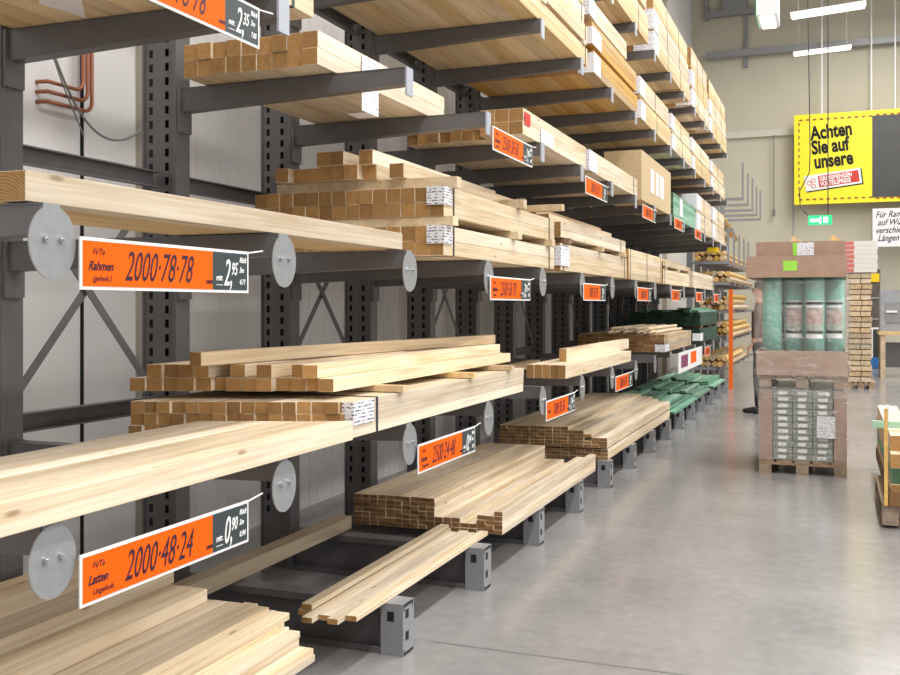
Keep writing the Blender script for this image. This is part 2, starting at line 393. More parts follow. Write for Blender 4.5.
# ------------------------------------------------------------------ cantilever uprights
def column_mesh():
    m = M(); H = 4.95; y0, y1 = -.045, .045; pitch = .0645; zs = .3
    x0, x1 = XC0, XC1
    sl = [x0+.022, x0+.042, x1-.056, x1-.036]      # slot x ranges
    xs = [x0, sl[0], sl[1], sl[2], sl[3], x1]
    for y in (y0+.012, y1-.012):
        def q(a, b_, c, d):
            p = [(a, y, c), (b_, y, c), (b_, y, d), (a, y, d)]
            m.quad(*(p if y < 0 else p[::-1]))
        for i in (0, 2, 4): q(xs[i], xs[i+1], 0, H)
        for i in (1, 3):
            z = 0; zz = zs+(.0 if i == 1 else .0)
            while zz < H-.1:
                q(xs[i], xs[i+1], z, zz); z = zz+.036; zz += pitch
            q(xs[i], xs[i+1], z, H)
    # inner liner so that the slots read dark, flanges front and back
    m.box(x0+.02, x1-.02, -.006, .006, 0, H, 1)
    m.box(x1-.012, x1+.012, y0, y1+.012, 0, H); m.box(x0-.008, x0, y0, y1, 0, H)
    m.box(x1-.004, x1+.016, y0-.006, y0+.02, 0, H); m.box(x0, x1, y0+.013, y1-.013, H-.004, H)
    return m.mesh('column', [STEEL, BLACK])
def arm_mesh(lv):
    m = M(); z = 0; y = .03
    xr, xt = XC1+.012, XT
    hr, ht = .108, .07
    m.hexa([(xr, -y, -hr), (xt, -y, -ht), (xt, y, -ht), (xr, y, -hr), (xr, -y, 0), (xt, -y, 0), (xt, y, 0), (xr, y, 0)])
    m.box(xr, xr+.02, -.045, .045, -.2, .0)       # hook plate
    m.box(xr+.02, xt, -y-.003, y+.003, -.0045, -.0005)
    return m.mesh('arm', [STEEL])
def foot_mesh():
    m = M(); x0, x1 = XC1+.012, XT-.0; h = .212
    m.box(x0, x1, -.05, .05, h-.014, h); m.box(x0, x1, -.05, .05, 0, .014); m.box(x0, x1-.03, -.012, .012, .014, h-.014)
    m.box(x0, x1, -.05, -.038, h-.03, h-.014); m.box(x0, x1, .038, .05, h-.03, h-.014)
    m.box(x0, x1, -.05, -.04, .014, .026)
    return m.mesh('base_foot', [STEEL])
def endblock_mesh():
    m = M(); x0, x1 = XT-.1, XT+.0; h = .212
    m.box(x0, x1, -.056, .056, .0, h+.001)
    for z in (.15, .06): m.box(x1, x1+.0015, -.03, .0, z, z+.035, 1)
    m.box(x0+.03, x0+.06, -.0575, -.056, .14, .18, 1)
    return m.mesh('end_block', [STEEL2, BLACK])
TIPM = plain('light blue grey tip plate', (.40, .42, .48), .4)
def tip_mesh(): return M().box(XT, XT+.008, -.035, .03, -.115, .0).mesh('tip_plate', [TIPM])
def oval(m):
    for v in m.vertices: v.co.y = v.co.y*.86
    return m
def disc_mesh(): return M().disc((XT+.006, 0, -.088), .083, 0, .004, 40).box(XT, XT+.004, -.03, .03, -.03, .0).mesh('end_disc', [GALV])
def screw_mesh(s): return M().disc((XT+.012, s*.024, -.08), .0085, 0, .008, 10).disc((XT+.016, s*.024, -.08), .0045, 0, .006, 8).mesh('screw', [ZINC])
cm, fm, em, tm, dm = column_mesh(), foot_mesh(), endblock_mesh(), tip_mesh(), oval(disc_mesh())
am = arm_mesh(1); sm = [screw_mesh(-1), screw_mesh(1)]
CNT = ['nearest', 'second', 'third', 'fourth', 'fifth', 'sixth', 'seventh', 'eighth', 'ninth', 'tenth', 'eleventh', 'twelfth', 'thirteenth', 'fourteenth', 'fifteenth', 'farthest']
for k in range(0, K):
    lab = 'grey slotted steel upright with arms, %s from the left end of the lumber rack' % CNT[k]
    u = thing('cantilever_upright', lab, 'rack upright', (0, YK(k), 0), 0, 'uprights of the long lumber rack')
    link('column', cm, u)
    link('base_foot', fm, u); link('end_block', em, u)
    for li, z in enumerate(LV):
        if li == 0: continue
        a = link('arm', am, u, (0, 0, z))
        if li in (1, 2):
            d = link('end_disc', dm, a); 
            if k < 8:
                for s in sm: link('screw', s, a)
        else: link('tip_plate', tm, a)
# braces between uprights
for k in range(0, K-1):
    y0, y1 = YK(k)+.06, YK(k+1)-.055
    br = thing('rack_brace', 'grey steel brace rails spanning between the %s and next uprights of the rack' % CNT[k], 'rack brace', (0, y0, 0), 0, 'braces behind the lumber rack')
    X = XC0+.06
    for z in ((.99, 2.0, 3.2) if k % 2 == 1 or k == 0 else (2.0, 3.2)):
        M().box(X-.005, X, 0, y1-y0, z-.035, z+.035).box(X, X+.04, 0, y1-y0, z+.03, z+.036).box(X, X+.04, 0, y1-y0, z-.036, z-.03).build('rail', STEEL, br)
    M().box(X-.005, X+.03, 0, y1-y0, .06, .1).build('rail', STEEL, br)
    if k % 2 == 1:
        L = y1-y0
        for a, b_ in (((X+.005, .02, 1.04), (X+.005, L-.02, 1.95)), ((X+.02, L-.02, 1.04), (X+.02, .02, 1.95))):
            d = Vector(b_)-Vector(a); d.normalize(); nrm = Vector((0, -d.z, d.y))*.017
            A, B = Vector(a), Vector(b_); t = Vector((.006, 0, 0))
            M().hexa([A-nrm, A-nrm+t, B-nrm+t, B-nrm, A+nrm, A+nrm+t, B+nrm+t, B+nrm]).build('diagonal_strut', STEEL, br)

# ------------------------------------------------------------------ price signs
def price_sign(Y, Zt, place, left, mid, price, word='Rahmen', detail=2, X=-1.612, L=.70, H=.122, shape=.74):
    s = thing('price_sign', place, 'price sign', (X, Y, Zt-H), 0, 'orange and black price signs on the rack')
    b = .008
    M().box(-.004, 0, 0, L, 0, H).build('white_frame', WHITE, s)
    M().box(0, .0012, b, L*shape, b, H-b).build('orange_field', ORANGE, s)
    M().box(0, .0012, L*shape, L-b, b, H-b).build('black_field', SLATE, s)
    x = .0016
    if detail >= 1:
        text_on('lettering', mid, H*.86, s, (x, L*.215, H*.2), '+x', INK, shear=.4, cw=.57)
        text_on('lettering', price.split(',')[0]+',', H*.88, s, (x, L*.815, H*.17), '+x', CHALK, shear=.3, cw=.55, bold=.0006)
        text_on('lettering', price.split(',')[1], H*.42, s, (x, L*.868, H*.42), '+x', CHALK, shear=.3, cw=.6, bold=.0006)
    if detail >= 2:
        text_on('lettering', left[0], H*.17, s, (x, L*.055, H*.68), '+x', INK, shear=.35)
        text_on('lettering', word, H*.25, s, (x, L*.035, H*.38), '+x', INK, shear=.4, cw=.85, bold=.0006)
        text_on('lettering', left[1], H*.16, s, (x, L*.055, H*.17), '+x', INK, shear=.35)
        text_on('lettering', 'mm', H*.16, s, (x, L*.695, H*.2), '+x', INK, shear=.35, bold=.0006)
        text_on('lettering', 'mtr.', H*.2, s, (x, L*.762, H*.28), '+x', CHALK, shear=.35, cw=.8, bold=.0005)
        M().box(0, .0004, L*.765, L*.81, H*.17, H*.185).build('underline', CHALK, s, (x, 0, 0))
        for t, zz in (('Rück', .72), ('5m', .48), (left[2], .2)):
            text_on('lettering', t, H*.18, s, (x, L*.928, H*zz), '+x', CHALK, shear=.35, cw=.8, bold=.0005)
    if detail >= 1:
        M().tube([(-.002, L, H-.004), (-.002, L+.08, H+.006)], .0025, 6).build('hook_wire', WHITE, s)
    return s
price_sign(1.81, 1.59, 'orange and black price sign reading Rahmen 2000 78 78 on the upper shelf edge', ('Fi/Ta', '(gehob.)', '4.71'), '2000·78·78', '2,95', 'Rahmen')
price_sign(1.81, .857, 'large orange and black price sign reading Latten 2000 48 24 low at left', ('Fi/Ta', 'Ungehob.', '0.94'), '2000·48·24', '0,90', 'Latten')
price_sign(1.87, 2.325, 'price sign cut by the top picture edge, price 2,35', ('Fi/Ta', 'gehob.', '7.05'), '2000·78·78', '2,35', 'Rahmen')
price_sign(3.79, .852, 'tilted orange price sign in front of the long lath stack, price 0,94', ('Fi/Ta', 'Ungehob.', '2.35'), '2500·24·48', '0,94', 'Latten')
price_sign(4.76, 2.345, 'price sign hanging at the arm tips in front of the short timber ends', ('Fi/Ta', 'gehob.', '3.95'), '2500·38·58', '1,98', 'Rahmen')
price_sign(4.72, 1.582, 'price sign under the shelf carrying the two label timber stack', ('Fi/Ta', 'gehob.', '3.45'), '2500·58·78', '3,95', 'Rahmen')
price_sign(5.76, .857, 'price sign on the low shelf edge under the short timber ends', ('Fi', '', '1.2'), '3000·38·58', '1,28', 'Latten')
far = [(6.71, 1.59, 'second price sign along the disc shelf'), (8.73, 1.597, 'third price sign along the disc shelf'), (10.69, 1.607, 'fourth price sign along the disc shelf'), (12.7, 1.607, 'fifth price sign along the disc shelf'), (14.7, 1.607, 'last price sign along the disc shelf'),
       (6.77, 2.34, 'price sign below the label wrapped pack at upper shelf'), (8.98, 2.355, 'price sign below the tall chipboard box'), (10.9, 2.4, 'price sign under the near end of the light green bundle'), (12.6, 2.4, 'small red orange price sign past the light green bundle'),
       (7.79, .87, 'price sign in front of the near green boards'), (13.6, .875, 'price sign under the dark green pack')]
for y, z, t in far: price_sign(y, z, t, ('', '', ''), '3000·58·78', '3,95', detail=1)
# the white poster hanging below the second level
po = thing('poster', 'white poster with purple picture hanging under the shelf near green boards', 'poster', (-1.6, 11.1, .68))
M().box(-.003, 0, 0, 2.1, 0, .23).build('white_sheet', WHITE, po)
M().box(0, .002, .2, .75, .05, .19).build('purple_picture', plain('purple print', (.22, .04, .12), .5), po)
M().box(0, .002, 1.0, 1.5, .06, .2).build('orange_card', ORANGE, po)

# ------------------------------------------------------------------ lumber: base level
Z1 = LV[0]+.0005
stack('near floor lath stack', 'pine_lath', 'pale pine lath', 'lath', 'pale',
      ['xxxxxxxxxxxxxx', 'xxxxxxxxxxxxxx', ' xxxxxxxxxxxxx', ' xxxxxxxxxxxxx', '  xxxxxxxxxxxx', '  xxxxxxxxxxxx', '   xxxxxxxxxxx'],
      .056, .0235, XT-.02, 1.05, 3.0, Z1, jy=.025)
zt = Z1+7*.0245
stack('stack at lower left corner', 'pine_plank', 'broad pine plank', 'plank', 'pale', ['xxxx', ' xxx'], .15, .046, -2.06, .95, 2.95, zt, jy=.02, gap=.004)
tag(link('pine_beam', board_mesh(.10, .075, 2.6, 'warm'), None, (-2.46, 2.9, Z1), 0), 'single long pine beam lying across the bare floor arms behind', 'beam').location = (-2.42, 3.0+.0, Z1+0.0)
bo = [o for o in COL.objects if o.name.startswith('pine_beam')][0]; bo.location = (-2.50, 2.95, Z1+.19-.19); bo.data = board_mesh(.085, .07, 1.9, 'tan')
# loose planks in front
lp = [(-1.735, 3.42, .0), (-1.785, 3.36, .0), (-1.835, 3.39, .0), (-1.885, 3.34, .0), (-1.945, 3.42, .0)]
for i, (x, y, a) in enumerate(lp):
    o = link('pine_lath', board_mesh(.047, .022, 1.55, 'pale'), None, (x, y, Z1)); o.rotation_euler.z = .001*(i % 2)
    tag(o, 'pale lath lying flat on the bare arms, %s of five from the aisle' % ORD[i], 'lath', 'loose laths on the bare floor arms')
o = link('pine_lath', board_mesh(.047, .022, 1.52, 'pale'), None, (-1.93, 3.42, Z1+.0235)); tag(o, 'pale lath lying on top of the five loose laths', 'lath', 'loose laths on the bare floor arms'); o.rotation_euler.z = .01; o.location.z += .001
# long lath stack
rows = ['xxxxxxxxxxxxxxxxx', 'xxxxxxxxxxxxxxxxx', 'xxxxxxxxxxxxxxxxx', 'xx x    xxxxxxxxx', '        xxxxxxxxx', '        xxxxxxxxx']
stack('lath stack behind loose laths', 'pine_lath', 'square cut lath', 'lath', 'aged',
      ['xxxxxxxxxxxxxxxxxx', 'xxxxxxxxxxxxxxxxxx', 'xxx  xxxxxxxxxxxxx', 'xxx     xxxxxxxxxx', 'x       xxxxxxxxxx', '        xxxxxxxxxx', '        xxxxxxxxxx'],
      .047, .0235, XT-.005, 5.0, 7.2, Z1, jy=.005, skew=.05, gap=.0006)
stack('second long lath stack', 'pine_lath', 'brown ended lath', 'lath', 'aged',
      ['xxxxxxxxxxxxxx']*3, .06, .026, XT-.03, 7.75, 10.9, Z1, jy=.006, skew=.15, gap=.001)
stack('lath heap above black spacer', 'pine_lath', 'brown ended lath', 'lath', 'aged',
      ['xxxxxxxxxxxxxx', 'xxxxxxxxxxxxxx', 'xx xxxxxxxxxxx', '  xxxxxxxxxxxx', '   xxxxxxxxxxx', '     xxxxxxxxx'], .06, .026, XT-.03, 7.72, 10.9, Z1+3*.027+.014, jy=.006, skew=.15, gap=.001)
for i, yy in enumerate((8.1, 10.3)):
    tag(M().box(-2.5, -1.68, 0, .05, 0, .012).build('spacer_batten', W_BRN, None, (0, yy, Z1+3*.027+.001)), 'dark thin batten between the lath layers, %s one' % ('near', 'far')[i], 'batten', 'battens in the second lath stack')
for q, (y0, y1, nm) in enumerate(((11.1, 13.1, 'near green board heap'), (13.4, 14.8, 'middle green board heap'), (15.1, 16.7, 'far green board heap'))):
    stack(nm, 'green_board', 'green treated board', 'board', 'green', ['xxxxxxxxxx', ' xxxxxxxxx', '  x xxxxxx' if q < 2 else ' xxxxx xxx', '    xxx x ', '      x'], .082, .027, XT-.02, y0, y1, Z1, jy=(.14, .2, .12)[q], rot=.003, gap=.012)

# ------------------------------------------------------------------ second level
Z2 = LV[1]+.003
stack('near lower shelf stack', 'pine_timber', 'long pale pine timber', 'timber', 'pale', ['xxxxxxxx'], .062, .068, XT+.03, 1.53, 3.18, Z2, jy=.008, skew=.38, gap=.003)
p = pack('strapped pack of pine timbers with a paper label under loose timbers on lower shelf', XT+.005, 3.23, 5.35, Z2, 16, 3, .0475, .0432, 'pale',
         (.09,), papers=[(0, .17, .13, .085, .11, PRINT)], skew=.36, jy=.008)
zz = Z2+.1345
for i, y in enumerate((3.62, 4.45, 5.05)):
    tag(link('spacer_batten', M().box(-.95, .03, 0, .05, 0, .026).mesh('b', [W_WARM]), None, (XT, y, zz)), 'square batten across the labelled pack, %s of three' % ('nearest', 'middle', 'farthest')[i], 'batten', 'battens over the labelled pack')
zz += .0265
stack('loose stack over labelled pack', 'pine_timber', 'square pine timber', 'timber', 'pale',
      ['  xxxxxxxxxxxxx', '   xx x x xxxx'], .055, .0495, XT+.02, 3.32, 5.45, zz, jy=.025, skew=.32)
o = link('pine_timber', board_mesh(.055, .05, 2.45, 'warm'), None, (-2.15, 3.0, zz+.1025)); o.rotation_euler.z = -.122
tag(o, 'single topmost timber lying askew on the loose timbers of the lower shelf', 'timber')
tag(link('pine_timber', board_mesh(.07, .055, 2.1, 'warm'), None, (-1.86, 5.55, Z2+.0)), 'timber lying behind the short timber ends on lower shelf', 'timber').location = (-2.2, 5.45, Z2)
stack('short timber layer on lower shelf', 'pine_timber', 'square timber', 'timber', 'pale', ['xxxxx', ' x'], .053, .09, XT-.01, 6.35, 8.6, Z2, jy=.012)
o = [o for o in COL.objects if o.name.startswith('pine_timber')][-1]; o.location = (-1.77, 6.75, Z2+.0915)
pack('pack of rough tan boards with mouldings on top, lower shelf far end', XT, 10.35, 12.4, Z2, 12, 5, .075, .036, 'tan', (.05, .9), papers=[(.0, .3, .08, .08, .1, PRINT2)])
for i in range(11):
    o = link('moulding_strip', M().tube([(0, 0, 0), (0, .9, .004*R.random()), (0, 1.85, 0)], .014+.004*R.random(), 8).mesh('moulding', [W_PALE]), None,
             (XT-.1-.045*i-R.random()*.004, 10.25+R.random()*.25, Z2+.205+.001)); o.rotation_euler.z = R.uniform(-.002, .002)
    tag(o, 'thin round moulding on the tan board pack, %s from the aisle' % ORD[i], 'moulding', 'mouldings on the tan board pack')
    if i % 3 == 1:
        o = link('moulding_strip', M().tube([(0, 0, 0), (0, .9, 0), (0, 1.95, 0)], .016, 8).mesh('moulding', [W_PALE]), None, (XT-.12-.042*i, 10.3, Z2+.243))
        tag(o, 'pale round moulding lying topmost over the tan board pack, %s one' % ORD[i//3], 'moulding', 'topmost mouldings over the tan board pack')
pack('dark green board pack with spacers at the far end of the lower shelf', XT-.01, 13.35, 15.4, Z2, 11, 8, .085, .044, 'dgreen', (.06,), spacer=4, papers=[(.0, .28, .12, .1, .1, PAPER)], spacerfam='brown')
stack('loose layer on dark green pack', 'green_board', 'green board', 'board', 'green', ['xxxx xxx', ' xx'], .09, .03, XT-.03, 13.4, 15.5, Z2+8*.0448+.037, jy=.1, gap=.004)

# ------------------------------------------------------------------ third level
Z3 = LV[2]+.003
stack('near disc shelf', 'pine_beam', 'pale thick pine beam', 'beam', 'pale', ['x'], .075, .068, -1.665, 1.70, 3.74, Z3, jy=0)
stack('disc shelf behind pale beam', 'pine_beam', 'warm toned beam', 'beam', 'warm', ['xx'], .14, .045, -1.75, 1.74, 3.7, Z3, jy=.01)
pack('lower two layer timber pack with paper label on disc shelf', XT-.02, 4.19, 6.1, Z3, 14, 2, .0705, .067, 'pale', (.06, .93), papers=[(0, .10, .137, .085, .085, PRINT)])
zz = Z3+.1365
for i, y in enumerate((4.2, 5.2, 5.9)):
    tag(link('spacer_batten', M().box(-.92, .03, 0, .07, 0, .04).mesh('b', [W_WARM]), None, (XT-.01, y, zz)), 'batten between the two labelled packs on disc shelf, %s of three' % ('nearest', 'middle', 'farthest')[i], 'batten', 'battens between the disc shelf packs')
zz += .041
pack('upper two layer timber pack with paper label on disc shelf', XT-.02, 4.19, 6.1, zz, 14, 2, .0705, .067, 'pale', (.06, .93), papers=[(0, .10, .137, .085, .085, PRINT)])
zz += .1365
for i, y in enumerate((4.25, 5.3)):
    tag(link('spacer_batten', M().box(-.92, .03, 0, .06, 0, .05).mesh('b', [W_WARM]), None, (XT-.01, y, zz)), 'batten on top of the upper labelled pack, %s one' % ('near', 'far')[i], 'batten', 'battens above the upper labelled pack')
zz += .051
stack('loose timbers above two label packs', 'pine_timber', 'square pine timber', 'timber', 'pale', ['  x xxxxxxx', '    x xx'], .0725, .067, XT-.08, 4.2, 6.0, zz, jy=.03)
# next packs
def mid3(Y0, Y1, l1, l2, brown=False):
    pack(l1, XT-.02, Y0, Y1, Z3, 10, 3, .09, .058, 'pale', (.03, .95), papers=[(0, .22, .16, .13, .08, PRINT2)] if brown else [])
    pack(l2, XT-.025, Y0+.03, Y1-.02, Z3+.2175, 10, 2, .09, .05, 'pale', (.9,), papers=[])
    for i, y in enumerate((Y0+.1, (Y0+Y1)/2, Y1-.25)):
        tag(link('spacer_batten', M().box(-.92, .02, 0, .08, 0, .036).mesh('b', [W_BRN if brown and i == 0 else W_WARM]), None, (XT-.01, y, Z3+3*.0588+.0015)), '%s batten inside the %s' % (('nearest', 'middle', 'farthest')[i], 'pack just past the labelled stack' if brown else 'far pack on disc shelf'), 'batten', 'battens in the disc shelf packs')
mid3(6.25, 8.45, 'smooth lower board pack just past the two label stack on disc shelf', 'upper board pack just past the two label stack on disc shelf', True)
stack('brown timbers over pack', 'brown_timber', 'old brown timber', 'timber', 'tan', ['xxxxxxx', ' xxx x'], .09, .05, XT-.1, 6.35, 8.3, Z3+.2175+.105, jy=.08, gap=.006)
tag(link('spacer_batten', M().box(-.9, .05, 0, .06, 0, .04).mesh('b', [W_WARM]), None, (XT+.0, 6.1-.08, zz+.03)), 'pale batten sticking out towards the aisle above the labelled stack', 'batten').location.z = zz+.0
pack('horizontal board pack strapped near the middle of disc shelf', XT-.02, 8.55, 10.3, Z3, 10, 5, .09, .052, 'pale', (.03, .5, .96), spacer=None)
pack('board pack with open spacer gap at far part of disc shelf', XT-.02, 10.4, 12.5, Z3, 10, 4, .09, .05, 'pale', (.04, .95), spacer=3)
stack('tan boards over spacer gap pack', 'tan_board', 'tan board', 'board', 'tan', ['xxxxxx', ' xxx'], .1, .035, XT-.1, 10.4, 12.4, Z3+.243, jy=.1, gap=.004)
pack('last board pack at the far end of disc shelf', XT-.02, 12.6, 15.0, Z3, 10, 4, .09, .05, 'pale', (.04, .95))

# ------------------------------------------------------------------ fourth level
Z4 = LV[3]+.003
pack('pack overhead at upper left resting on the nearest arms', XT-.02, .9, 2.98, Z4, 10, 3, .105, .06, 'warm', (.93,), papers=[])
_c = [(-2.40, 2.51), (-2.37, 2.69), (-2.17, 2.43), (-2.28, 2.37)]
pa = tag(M().hexa([(x, y, Z4-.0045) for x, y in _c]+[(x, y, Z4-.0035) for x, y in _c]).build('paper_sheet', PAPER, None, (0, 0, 0)), 'white paper sheet stuck under the overhead pack at top left', 'paper sheet')
stack('upright timber row with paper', 'pine_timber', 'thick square timber', 'timber', 'pale', ['xxxxxxxxx', 'xxxxxxxxx'], .0715, .069, -1.955, 3.56, 4.95, Z4, jy=.008)
o = [o for o in COL.objects if o.name.startswith('pine_timber')][-8]; 
tag(M().box(0, .002, 0, .17, -.115, .13).box(-.1, 0, .06, .17, -.115, -.113).build('paper_sheet', PRINT2, None, (-1.952, 3.95, Z4)), 'printed sheet hanging on the upright timber row above the sign', 'paper sheet')
stack('timber ends behind small sign', 'pine_timber', 'short square timber', 'timber', 'pale', ['xxxxxxx', 'xxxxxxx'], .072, .062, -1.925, 5.55, 6.9, Z4, jy=.02)
pack('timber pack with red and white labels beside the small sign', XT-.02, 5.42, 6.95, Z4, 3, 2, .085, .075, 'pale', (), papers=[(.02, .11, .13, .07, 0, RED), (.35, .3, .09, .17, 0, PRINT2)])
pack('timber pack with crumpled label under the amber pack', XT-.02, 7.05, 8.95, Z4, 10, 2, .09, .078, 'pale', (.04, .9), papers=[(0, .25, .15, .16, .12, PRINT2)])
stack('two blocks on crumpled label pack', 'pine_timber', 'short timber block', 'timber', 'warm', ['x x'], .12, .06, XT-.35, 6.9, 7.9, Z4+.16, jy=.1)
bx = thing('chipboard_crate', 'tall chipboard crate with white papers standing on the upper shelf', 'crate', (XT-.02, 9.15, Z4))
M().box(-.35, 0, 0, 1.75, 0, .46).build('crate_body', CARDL, bx)
for i, (y, w_) in enumerate(((.5, .18), (.8, .16), (1.05, .2))): M().box(0, .003, y, y+w_, .12, .35).build('paper_label', PAPER, bx)
pack('light green board bundle with white band on the upper shelf', XT-.02, 11.1, 12.95, Z4, 10, 6, .09, .045, 'green', (), papers=[(.45, .22, .25, .2, 0, PAPER)])
for n_, (Y0, Y1, c) in enumerate(((13.05, 14.75, 'near'), (14.85, 16.6, 'far'))):
    pack('lower labelled pack at %s part of upper shelf end' % c, XT-.02, Y0, Y1, Z4, 9, 4, .095, .06, 'pale', (.5,), papers=[(0, .4, .22, .2, .2, PRINT2)])
    pack('upper labelled pack at %s part of upper shelf end' % c, XT-.02, Y0, Y1-.1, Z4+.249, 9, 4, .095, .055, 'pale', (.5,), papers=[(0, .45, .22, .2, .2, PRINT2)])

# ------------------------------------------------------------------ fifth level
Z5 = LV[4]+.003
pack('long pale pack of wide boards overhead, above the small sign', XT-.02, 4.6, 7.0, Z5, 8, 4, .13, .062, 'warm', (.97,), spacer=2)
pack('second pale pack lying on the long overhead pack', XT-.03, 4.7, 6.95, Z5+.2895, 8, 4, .13, .062, 'pale', (.96,), spacer=2)
pack('lower amber pack with white sheets on the fifth shelf', XT-.02, 7.2, 8.95, Z5, 9, 3, .11, .055, 'amber', (), papers=[(0, .22, .15, .2, .12, PAPER)])
pack('upper amber pack with white sheets on the fifth shelf', XT-.02, 7.15, 8.9, Z5+.2, 9, 3, .11, .055, 'amber', (), papers=[(0, .3, .13, .16, .12, PAPER)])
pack('pale pack with film wrapped end on top of amber packs', XT-.03, 7.1, 8.5, Z5+.40, 9, 2, .11, .07, 'pale', (), papers=[(0, .18, .14, .14, .3, PRINT2)])
for q, (Y0, Y1) in enumerate(((9.1, 10.9), (11.0, 12.55), (12.65, 14.6), (14.7, 16.6))):
    c = ('first', 'second', 'third', 'fourth')[q]
    pack('lower pack of the %s pair beyond the amber packs' % c, XT-.02, Y0, Y1, Z5, 9, 3, .11, .062, 'pale' if q % 2 else 'warm', (.5,), papers=[(0, .25, .17, .2, .2, PRINT2)])
    pack('upper pack of the %s pair beyond the amber packs' % c, XT-.03, Y0, Y1-.1, Z5+.218, 9, 3, .11, .06, 'pale', (.5,), papers=[(0, .25, .17, .16, .2, PRINT2)])
# ------------------------------------------------------------------ top level
Z6 = LV[5]+.003
pack('top shelf pack nearest the camera at the picture edge', XT-.02, 7.0, 9.5, Z6, 9, 4, .11, .062, 'warm', (.8,), papers=[])
pack('dark ended pack on the top shelf at picture edge', XT-.02, 7.2, 9.4, Z6+.30, 9, 4, .11, .062, 'pale', (.6,), papers=[(0, .3, .2, .2, .2, PRINT2)])
for q, (Y0, Y1, n2) in enumerate(((9.8, 12.4, 3), (12.6, 14.4, 3), (14.5, 16.9, 3))):
    c = ('near', 'middle', 'far')[q]
    zz = Z6
    for t in range(3):
        nm = ('bottom', 'second', 'top')[t]
        pack('%s pack of the %s three high pile on top shelf' % (nm, c), XT-.02-.01*t, Y0+.05*t, Y1-.03*t, zz, 9, 3, .11, .07 if q == 0 else .078, 'pale' if (t+q) % 2 else 'warm', (.35, .7), papers=[(0, .3, .2, .2, .2, PRINT2)] if t < 2 else [])
        zz += .235 if q == 0 else .26

# ------------------------------------------------------------------ pipes and cables on left wall
pp = thing('copper_pipes', 'three copper pipes bending down the wall at upper left', 'pipe', (-3.5, 3.7, 2.4))
for i, (yb, zb) in enumerate(((0, .055), (0, .0), (-.02, -.055))):
    zb = .085-.047*i
    pts = [(.0, -.06, zb), (.06, -.05, zb), (.06, .06, zb)]
    yv = .185+i*.03
    for a in range(0, 91, 15):
        pts.append((.06, yv-.05+.05*math.sin(math.radians(a)), zb+.05-.05*math.cos(math.radians(a))))
    pts += [(.06, yv, .5), (.06, yv, 1.2)]
    M().tube(pts, .0095, 8).build('pipe', COPPER, pp, smooth=True)
def arc(a, b, c, n=16):
    a, b, c = Vector(a), Vector(b), Vector(c); return [a*(1-t)**2+b*2*t*(1-t)+c*t*t for t in [i/n for i in range(n+1)]]
tag(M().tube(arc((-3.415, 3.66, 2.62), (-3.405, 3.95, 2.02), (-3.40, 4.38, 2.45), 20), .006, 6).build('hanging_cable', CABLE, smooth=True), 'grey cable sagging across the wall in front of copper pipes', 'cable')
tag(M().tube([(-3.42, 3.62, 2.68), (-3.415, 3.72, 2.48), (-3.415, 3.86, 2.26)], .004, 6).build('hanging_cable', CABLE), 'thin straight grey cable crossing the copper pipes', 'cable')

# ------------------------------------------------------------------ pallet with boxes and rolls
def euro_pallet(label, x0, x1, y0, y1, z0, h):
    p_ = thing('pallet', label, 'pallet', (x0, y0, z0)); W = x1-x0; D = y1-y0; t = h*.17
    for i in range(3):
        xc = (0, W/2-.05, W-.1)[i]
        M().box(xc, xc+.1, 0, D, 0, t).build('bottom_board', PALLET, p_)
        for j in range(3):
            yc = (0.001, D/2-.05, D-.101)[j]
            M().box(xc, xc+.1, yc, yc+.1, t, h-2*t).build('block', PALLET, p_)
    for j in range(3):
        yc = (0, D/2-.05, D-.1)[j]; M().box(0, W, yc, yc+.1, h-2*t, h-t).build('stringer_board', PALLET, p_)
    for i in range(5):
        xc = (W-.12)*i/4; M().box(xc, xc+.12, 0, D, h-t, h).build('top_board', PALLET, p_)
    return p_
PX0, PX1, PY0, PY1 = -.60, .10, 8.88, 10.05
euro_pallet('wooden pallet on the floor under the film wrapped carton block', PX0, PX1, PY0, PY1, 0.0, .118)
lb = thing('wrapped_carton_block', 'film wrapped block of flat green grey packs between cardboard sides on floor pallet', 'packaged goods', (PX0, PY0, .119))
W = PX1-PX0; H = .60
M().box(0, .11, .004, 1.1, 0, H).box(W-.10, W, .004, 1.1, 0, H).box(.11, W-.10, 1.08, 1.1, 0, H).build('cardboard_side', CARD, lb)
PK = plain('grey green pack', (.27, .30, .25), .35, 0, .25, 25)
for r in range(11):
    for c in range(3):
        x = .115+c*(W-.22)/3; M().box(x, x+(W-.22)/3-.006, .012, 1.05, r*H/11+.003, (r+1)*H/11-.002).box(x+.04, x+.1+.03*R.random(), .0105, .012, r*H/11+.014, (r+1)*H/11-.014, 1).build('flat_pack', [PK, WHITE], lb)
M().box(-.008, W+.008, -.006, -.004, 0, H+.02).box(-.010, -.008, -.006, 1.12, 0, H+.02).box(W+.008, W+.010, -.006, 1.12, 0, H+.02).build('stretch_film', FILM, lb)
M().box(W-.235, W-.09, -.009, -.007, .20, .385).build('paper_label', PRINT, lb)
euro_pallet('upper wooden pallet between the carton block and the roll tray', PX0-.0, PX1, PY0, PY1, .74, .10)
def tray(label, x0, x1, y0, y1, z0, h, t=.012):
    tr = thing('cardboard_tray', label, 'cardboard tray', (x0, y0, z0)); W = x1-x0; D = y1-y0
    m = M(); m.box(0, W, 0, t, 0, h).box(0, W, D-t, D, 0, h).box(0, t, t, D-t, 0, h).box(W-t, W, t, D-t, 0, h).box(t, W-t, t, D-t, 0, t)
    m.build('tray_body', CARD, tr); return tr
tr1 = tray('brown cardboard tray holding the feet of the green rolls', PX0-.02, PX1+.005, PY0-.03, PY1, .842, .21)
tr2 = tray('brown cardboard hood with lime sticker over the tops of the rolls', PX0-.10+.0, PX1+.0, PY0-.06, PY1, 1.672, .18)
